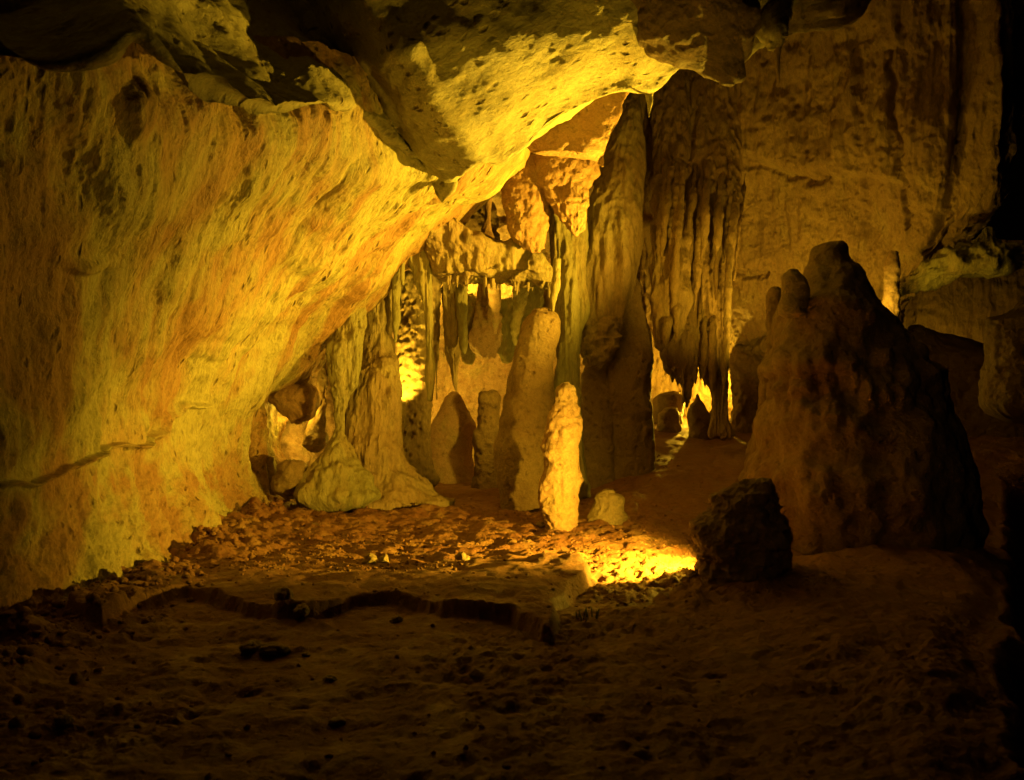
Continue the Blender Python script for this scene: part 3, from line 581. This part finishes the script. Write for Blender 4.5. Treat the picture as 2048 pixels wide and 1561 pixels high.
drapery([(150,1300,1400,15.0),(240,1306,1384,14.7),(320,1308,1376,14.4),(400,1306,1372,14.0),(470,1302,1374,13.7),(540,1301,1378,13.5),(600,1301,1384,13.4),(650,1303,1372,13.4),(675,1305,1356,13.4),(690,1310,1340,13.4),(700,1316,1324,13.4)], 13.6,
    'left ribbed drapery with a rounded lower end beside the tall pillar', 40,
    [rib(1332,325,1302,640,12,13.45,bend=4), rib(1345,330,1322,560,12,13.40,bend=-4), rib(1356,330,1334,600,12,13.35,bend=3), rib(1368,330,1346,640,13,13.25,bend=-3), rib(1356,560,1352,690,11,13.20), rib(1342,600,1330,694,13,13.20)], [(1340, 684, 12), (1350, 672, 16), (1330, 692, 12), (1360, 660, 14), (1322, 698, 8)])
drapery([(560,1352,1400,14.1),(640,1346,1400,13.9),(700,1322,1394,13.8),(735,1330,1390,13.8),(760,1350,1384,13.8),(790,1364,1380,13.8),(815,1368,1376,13.8)], 13.9,
    'dark ragged drapery end hanging in front of the bright low opening', 41,
    [rib(1372,600,1366,806,13,13.72), rib(1392,640,1390,768,8,13.72)], [(1336, 735, 14), (1345, 750, 14), (1355, 762, 10), (1385, 758, 18), (1392, 752, 16), (1376, 780, 16)])
drapery([(150,1380,1510,14.9),(240,1378,1492,14.75),(320,1378,1482,14.5),(400,1376,1478,14.2),(480,1378,1466,14.0),(560,1380,1458,13.9),(640,1384,1456,13.85),(700,1388,1456,13.8),(740,1398,1454,13.8),(790,1418,1455,13.8),(830,1424,1458,13.8),(870,1418,1470,13.8)], 13.9,
    'broad ribbed drapery joined to the floor right of the low opening', 42,
    [rib(1380,325,1360,640,13,13.62,bend=4), rib(1393,325,1376,560,12,13.62,bend=-3), rib(1402,330,1388,620,12,13.57,bend=3), rib(1416,325,1402,540,12,13.57), rib(1446,330,1432,600,13,13.57,bend=-4),
     rib(1460,330,1444,840,12,13.45,bend=4), rib(1476,340,1456,600,12,13.67,bend=-3), rib(1412,560,1408,770,12,13.62), rib(1424,560,1426,780,12,13.57), rib(1490,350,1468,560,8,13.82)], [(1402, 740, 20), (1410, 762, 14), (1440, 780, 24), (1450, 800, 20)])
# stalagmites in the low opening
loft('stalagmite', [(788,1346,1360),(794,1316,1364),(810,1310,1366),(832,1308,1362),(860,1306,1364),(900,1300,1370)], 16.2, M['brown'], LUMP, 'low dark double-humped stalagmite in the bright low opening', ST, k=0.8, seed=43)
loft('stalagmite', [(822,1330,1352),(830,1320,1359),(850,1318,1361),(880,1314,1366),(910,1310,1370)], 15.4, M['brown'], LUMP, 'squat dark stalagmite in front of the double-humped one', ST, k=0.8, seed=44)
loft('stalagmite', [(789,1393,1397),(800,1386,1402),(815,1380,1410),(845,1377,1416),(877,1376,1418),(905,1372,1422)], 15.0, M['brown'], LUMP, 'pointed dark stalagmite in the middle of the low opening', ST, k=0.8, seed=45)
loft('stalagmite', [(816,1428,1444),(826,1420,1450),(850,1418,1453),(885,1412,1460)], 15.2, M['brown'], LUMP, 'small round stalagmite right of the pointed dark one', ST, k=0.8, seed=46)
loft('boulder', [(700,1462,1530,16.2),(740,1458,1530,15.8),(800,1460,1528,15.5),(850,1450,1530,15.4),(890,1430,1540,15.2)], 15.6, M['back'], KNOB, 'lumpy lit boulder leaning on the folded wall below its ledge', 'boulder', k=0.5, seed=47)
# right side
loft('stalagmite', [(506,1778,1796),(520,1773,1799),(560,1769,1798),(600,1766,1798),(630,1762,1800),(700,1756,1806)], 11.6, M['pale'], [('f', 5, 0.02, 4), ('w', 12, 0.02), ('f', 30, 0.003, 3)], 'thin glossy stalagmite standing right behind the shoulder of the massive cone', ST, k=0.9, seed=48)
SH = [(460,1962,1988),(480,1950,2000),(500,1890,2080),(512,1870,2090),(530,1848,2095),(548,1826,2000),(560,1808,1900),(580,1796,1850),(590,1794,1810)]
loft('rock_ledge', SH, 12.8, M['olive'], [('f', 3, 0.08, 4), ('r', 8, 0.03, 4), ('w', 9, 0.03)], 'greenish lit rock ledge slanting up to the right edge above the far wall', 'rock ledge', k=0.35, seed=49)
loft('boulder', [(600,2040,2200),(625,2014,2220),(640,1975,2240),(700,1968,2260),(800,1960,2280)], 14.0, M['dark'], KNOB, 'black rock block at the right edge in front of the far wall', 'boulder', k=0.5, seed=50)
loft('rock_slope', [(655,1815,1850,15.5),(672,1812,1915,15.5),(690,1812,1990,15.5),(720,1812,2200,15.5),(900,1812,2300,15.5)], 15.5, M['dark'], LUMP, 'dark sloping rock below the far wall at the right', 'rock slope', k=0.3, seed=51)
# ceiling lobes
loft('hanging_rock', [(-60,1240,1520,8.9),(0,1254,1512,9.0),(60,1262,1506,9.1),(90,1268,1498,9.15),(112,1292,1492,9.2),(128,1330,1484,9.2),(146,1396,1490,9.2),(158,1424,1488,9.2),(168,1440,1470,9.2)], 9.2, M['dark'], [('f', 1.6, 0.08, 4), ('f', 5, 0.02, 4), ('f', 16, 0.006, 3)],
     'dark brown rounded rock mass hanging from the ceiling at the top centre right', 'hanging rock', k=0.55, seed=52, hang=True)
loft('hanging_rock', [(-60,1500,1600,9.9),(0,1506,1590,9.8),(40,1508,1580,9.7),(70,1516,1572,9.6),(88,1526,1562,9.6),(98,1536,1552,9.6)], 9.7, M['ceiling'], KNOB, 'small knotted rock cluster between the brown mass and the smooth lobe on the ceiling', 'hanging rock', k=0.8, seed=53, hang=True)
loft('hanging_rock', [(-90,1540,1730,10.4),(-20,1545,1720,10.2),(10,1546,1708,10.1),(35,1548,1690,10.1),(48,1556,1650,10.1),(60,1562,1612,10.1),(70,1566,1590,10.1)], 10.1, M['ceiling'], [('f', 2, 0.06, 4), ('f', (4, 8, 8), 0.02, 4)], 'smooth olive rock lobe at the top edge of the picture', 'hanging rock', k=0.5, seed=54, hang=True)
loft('stalactite', [(80,1546,1566),(110,1548,1562),(140,1550,1560),(158,1555,1561),(167,1557,1560)], 9.6, M['column'], [('f', 6, 0.014, 3)], 'single pointed stalactite hanging from the knotted ceiling cluster', 'stalactite', hang=True, seed=55)
loft('stalactite', [(170,1284,1312),(190,1290,1306),(215,1294,1303),(234,1297,1299)], 9.8, M['ceiling'], [('f', 6, 0.014, 3)], 'small yellow stalactite on the bright ceiling edge', 'stalactite', hang=True, seed=56)
loft('stalactite', [(150,1432,1454),(165,1437,1447),(176,1440,1443)], 9.2, M['brown'], [('f', 6, 0.01, 3)], 'tiny stalactite under the dark brown ceiling mass', 'stalactite', hang=True, seed=57)
loft('stalactite', [(330,850,915,10.0),(360,856,914,10.0),(380,866,910,10.0),(396,872,896,10.0),(405,880,888,10.0)], 10.0, M['ceiling'], [('f', 4, 0.02, 3)], 'short yellow hook of rock under the bright ceiling ridge', 'stalactite', k=0.4, hang=True, seed=58)

# ------------------------------------------------------------------ loose stones
def stone_geo(c, r, seed, n=10, sq=(1, 1, 0.7)):
    rs = np.random.RandomState(seed)
    th = np.linspace(0, 2 * np.pi, n * 2, endpoint=False); ph = np.linspace(0.02, np.pi - 0.02, n)
    T, H = np.meshgrid(th, ph); D = np.stack([np.sin(H) * np.cos(T), np.sin(H) * np.sin(T), np.cos(H)], -1)
    R = 1 + 0.28 * fbm(D * 1.3 + seed * 1.7, 3, seed % 97) + 0.10 * (0.5 - worley(D * 2.2 + seed, seed % 89)[0])
    V = D * R[..., None] * r * np.array(sq); a = rs.uniform(0, 6.28)
    V = V @ np.array([[math.cos(a), -math.sin(a), 0], [math.sin(a), math.cos(a), 0], [0, 0, 1]])
    return V.reshape(-1, 3) + c, grid_faces(n, n * 2, True)[:, ::-1]
def stone(px, py, wpx, label, seed, hgt=0.6, mat='stone'):
    c = floorP(px, py); z = fz(c[0], c[1]); r = wpx / 2 / F * c[1]
    V, fc = stone_geo(np.array([c[0], c[1], z + r * hgt * 0.45]), r, seed, 26, (1, 0.8, hgt))
    o = make_mesh('stone', V, fc, M[mat], None, (c[0], c[1], z))
    return tag(o, label, 'stone', 'loose stones on the cave floor')
stone(566, 1236, 44, 'pale pointed stone on the front rim of the raised floor, left of a twin stone', 201, 0.9)
stone(604, 1244, 42, 'pale flat stone right beside the pointed one on the floor rim', 202, 0.6)
stone(500, 1302, 52, 'dark lumpy stone on the front floor, left one of a touching pair', 203, 0.5, 'brown')
stone(546, 1304, 58, 'dark lumpy stone on the front floor, right one of a touching pair', 204, 0.45, 'brown')
stone(793, 1246, 26, 'small dark stone just below the middle of the floor rim', 205, 0.6, 'brown')
stone(612, 1306, 18, 'tiny dark pebble right of the touching pair of dark stones', 206, 0.5, 'brown')
stone(672, 1440, 34, 'half buried stone low in the front floor', 207, 0.5)
stone(660, 1360, 30, 'flat stone on the front floor above the half buried one', 208, 0.4)
stone(325, 1160, 22, 'dark round stone at the foot of the leaning wall', 209, 0.8, 'brown')
stone(128, 1440, 40, 'blurred pale stone at the lower left of the floor', 210, 0.6)
stone(740, 1128, 34, 'pale lumpy stone on the lit rubble, left of its upright neighbour', 211, 0.7)
stone(768, 1126, 24, 'small upright pale stone on the lit rubble', 212, 1.1)
stone(924, 1140, 32, 'bright stone at the edge of the shadow on the floor', 213, 0.7)
stone(1085, 1056, 26, 'crumbled stone at the left foot of the bright candle', 214, 0.7)
stone(1385, 1172, 26, 'dark stone leaning on the left foot of the broken stump', 215, 0.8, 'brown')

def gravel(name, n, region, rmin, rmax, label, seed):
    rs = np.random.RandomState(seed); VV, FF = [], []; off = 0
    protos = [stone_geo(np.zeros(3), 1.0, 300 + k, 6, (1, 0.8, 0.65)) for k in range(8)]
    pts = []
    while len(pts) < n:
        x, y, w = region(rs)
        if rs.rand() < w: pts.append((x, y))
    pts = np.array(pts); zz = floor_h(pts[:, 0], pts[:, 1])
    for (x, y), z in zip(pts, zz):
        V, fc = protos[rs.randint(8)]; r = rmin * (rmax / rmin) ** (rs.rand() ** 2.2)
        a = rs.uniform(0, 6.28); R = np.array([[math.cos(a), -math.sin(a), 0], [math.sin(a), math.cos(a), 0], [0, 0, 1]])
        VV.append((V * np.array([1, 1, rs.uniform(0.6, 1.3)])) @ R * r + np.array([x, y, z + r * 0.2])); FF.append(fc + off); off += len(V)
    o = make_mesh(name, np.concatenate(VV), np.concatenate(FF), M['floor'])
    return tag(o, label, None, None, 'stuff')
def reg1(rs):
    px, py = rs.uniform(480, 1420), rs.uniform(985, 1215); c = floorP(px, py); p = np.array([c[0], c[1], 0.0])
    w = 0.15 + max(0, vnoise(p[None] * 1.4, 61)[0] + 0.25)
    return c[0], c[1], w * (1 if 1000 < py < 1150 else 0.35)
gravel('gravel', 5200, reg1, 0.0035, 0.022, 'loose lit rubble scattered over the middle of the floor', 1)
def reg2(rs):
    t = rs.rand(); i = t * (len(WBASE) - 1); k = min(int(i), len(WBASE) - 2); f = i - k
    a, b = np.array(WBASE[k]), np.array(WBASE[k + 1]); q = a + (b - a) * f + np.array([0.9, -0.2]) * abs(rs.normal(0, 0.45)) + rs.normal(0, 0.05, 2)
    return q[0], q[1], 1.0
gravel('gravel', 1300, reg2, 0.007, 0.05, 'rubble along the foot of the leaning wall', 2)
def reg3(rs):
    c = floorP(rs.uniform(0, 1900), rs.uniform(1230, 1560)); return c[0], c[1], 1.0
gravel('gravel', 260, reg3, 0.004, 0.02, 'sparse grit on the dark front floor', 3)

# little moss tuft by the floor edge
def tuft():
    c = floorP(1172, 1240); VV, FF = [], []; off = 0; rs = np.random.RandomState(5)
    for i in range(16):
        x = c[0] + rs.uniform(-0.07, 0.07); y = c[1] + rs.uniform(-0.05, 0.05); z = fz(x, y) - 0.005; h = rs.uniform(0.03, 0.075); w = 0.006; n = 6; ln = rs.normal(0, 0.012, 2)
        th = np.linspace(0, 2 * np.pi, n, endpoint=False); rings = []
        for t, s in ((0, 1), (0.5, 0.8), (0.85, 0.5), (1, 0.08)):
            rings.append(np.stack([x + ln[0] * t + w * s * np.cos(th), y + ln[1] * t + w * s * np.sin(th), np.full(n, z + h * t)], -1))
        VV.append(np.concatenate(rings)); FF.append(grid_faces(4, n, True)[:, ::-1] + off); off += 4 * n
    o = make_mesh('moss_tuft', np.concatenate(VV), np.concatenate(FF), M['green'], None, (c[0], c[1], fz(c[0], c[1])))
    tag(o, 'tiny green moss tuft at the broken corner of the raised floor', 'moss')
tuft()

# ------------------------------------------------------------------ lamps (show-cave floodlights hidden behind formations, plus added fill lights)
def lamp(name, pos, power, col=(1, 0.57, 0.026), size=0.05, aim=None, angle=120, blend=0.6):
    d = bpy.data.lights.new(name, 'SPOT' if aim is not None else 'POINT'); d.energy = power; d.color = col; d.shadow_soft_size = size
    o = bpy.data.objects.new(name, d); COL.objects.link(o); o.location = pos
    if aim is not None:
        d.spot_size = math.radians(angle); d.spot_blend = blend
        o.rotation_euler = (Vector(aim) - Vector(pos)).to_track_quat('-Z', 'Y').to_euler()
    return o
LP = P(1440, 1062, 7.9)
LP2 = P(1546, 640, 11.1)
lamp('stump_fill', P(1540, 1040, 8.0), 520, aim=P(1540, 1040, 8.0) + np.array([-0.66, 0.34, 0.66]), angle=120, blend=1.0, size=0.05)  # extra fill added for the left wall, softening the ridge light's falloff
lamp('ridge_floodlight', LP2, 3900, aim=LP2 + np.array([-0.83, -0.04, 0.50]), angle=114, blend=1.0, size=0.035)
lamp('stump_low_lamp', LP + np.array([-0.02, 0.05, 0.0]), 1600, aim=LP + np.array([-1.32, 0.92, -0.28]), angle=118, blend=0.9, size=0.03)
lamp('lip_fill', LP + np.array([-0.04, 0.0, -0.02]), 60, aim=LP + np.array([-1.1, -0.5, -0.3]), angle=70, blend=1.0, size=0.03)  # added to light the floor lip outside the low lamp's cone
lamp('left_hole_lamp', P(600, 818, 14.15), 34, size=0.05)
lamp('canopy_lamp', P(941, 584, 16.45), 40, size=0.04)
lamp('canopy_lamp', P(1015, 577, 16.4), 40, size=0.04)
lamp('column_lamp', P(880, 850, 16.3), 90, size=0.05)
lamp('canopy_front_fill', P(1064, 775, 13.2), 95, aim=P(925, 740, 14.9), angle=140, blend=0.8, size=0.05)  # added fill for the stalactites and stalagmites below the canopy
lamp('gap_lamp', P(772, 860, 13.55), 900, aim=P(835, 560, 14.3), angle=62, blend=0.4, size=0.03)
lamp('low_opening_lamp', P(1412, 806, 16.5), 200, size=0.04)
lamp('drapery_fill', P(1566, 700, 11.15), 330, aim=P(1390, 520, 13.8), angle=62, blend=1.0, size=0.05)  # added to brighten the drapery ribs that the wall wash leaves dark
lamp('cone_fill_lamp', (-1.6, 1.2, 2.3), 70, col=(1, 0.5, 0.06), aim=(3.2, 9, 1.35), angle=34, blend=1.0, size=0.3)  # fill added on the camera side to lift the cone's front
lamp('wall_wash_lamp', P(1588, 770, 13.0), 350, aim=P(1550, 380, 14.5), angle=130, blend=1.0, size=0.08)
lamp('shoulder_lamp', P(1742, 640, 11.2), 30, aim=P(1880, 510, 12.6), angle=70, size=0.04)
lamp('ledge_lamp', P(1822, 606, 12.15), 34, aim=P(1940, 500, 12.5), angle=100, blend=1.0, size=0.04)
lamp('far_wall_lamp', P(1930, 760, 17.6), 50, size=0.1)

w = bpy.data.worlds.new("World"); scene.world = w; w.use_nodes = True
bg = w.node_tree.nodes['Background']; bg.inputs[0].default_value = (1, 0.45, 0.08, 1); bg.inputs[1].default_value = 0.0003

for o in list(bpy.data.objects):
    if '_b' in o: del o['_b']
scene.view_settings.view_transform = 'Standard'; scene.view_settings.look = 'None'; scene.view_settings.exposure = 0; scene.view_settings.gamma = 1
scene.cycles.use_denoising = True
scene.cycles.max_bounces = 6; scene.cycles.diffuse_bounces = 5; scene.cycles.glossy_bounces = 2
scene.cycles.sample_clamp_indirect = 6
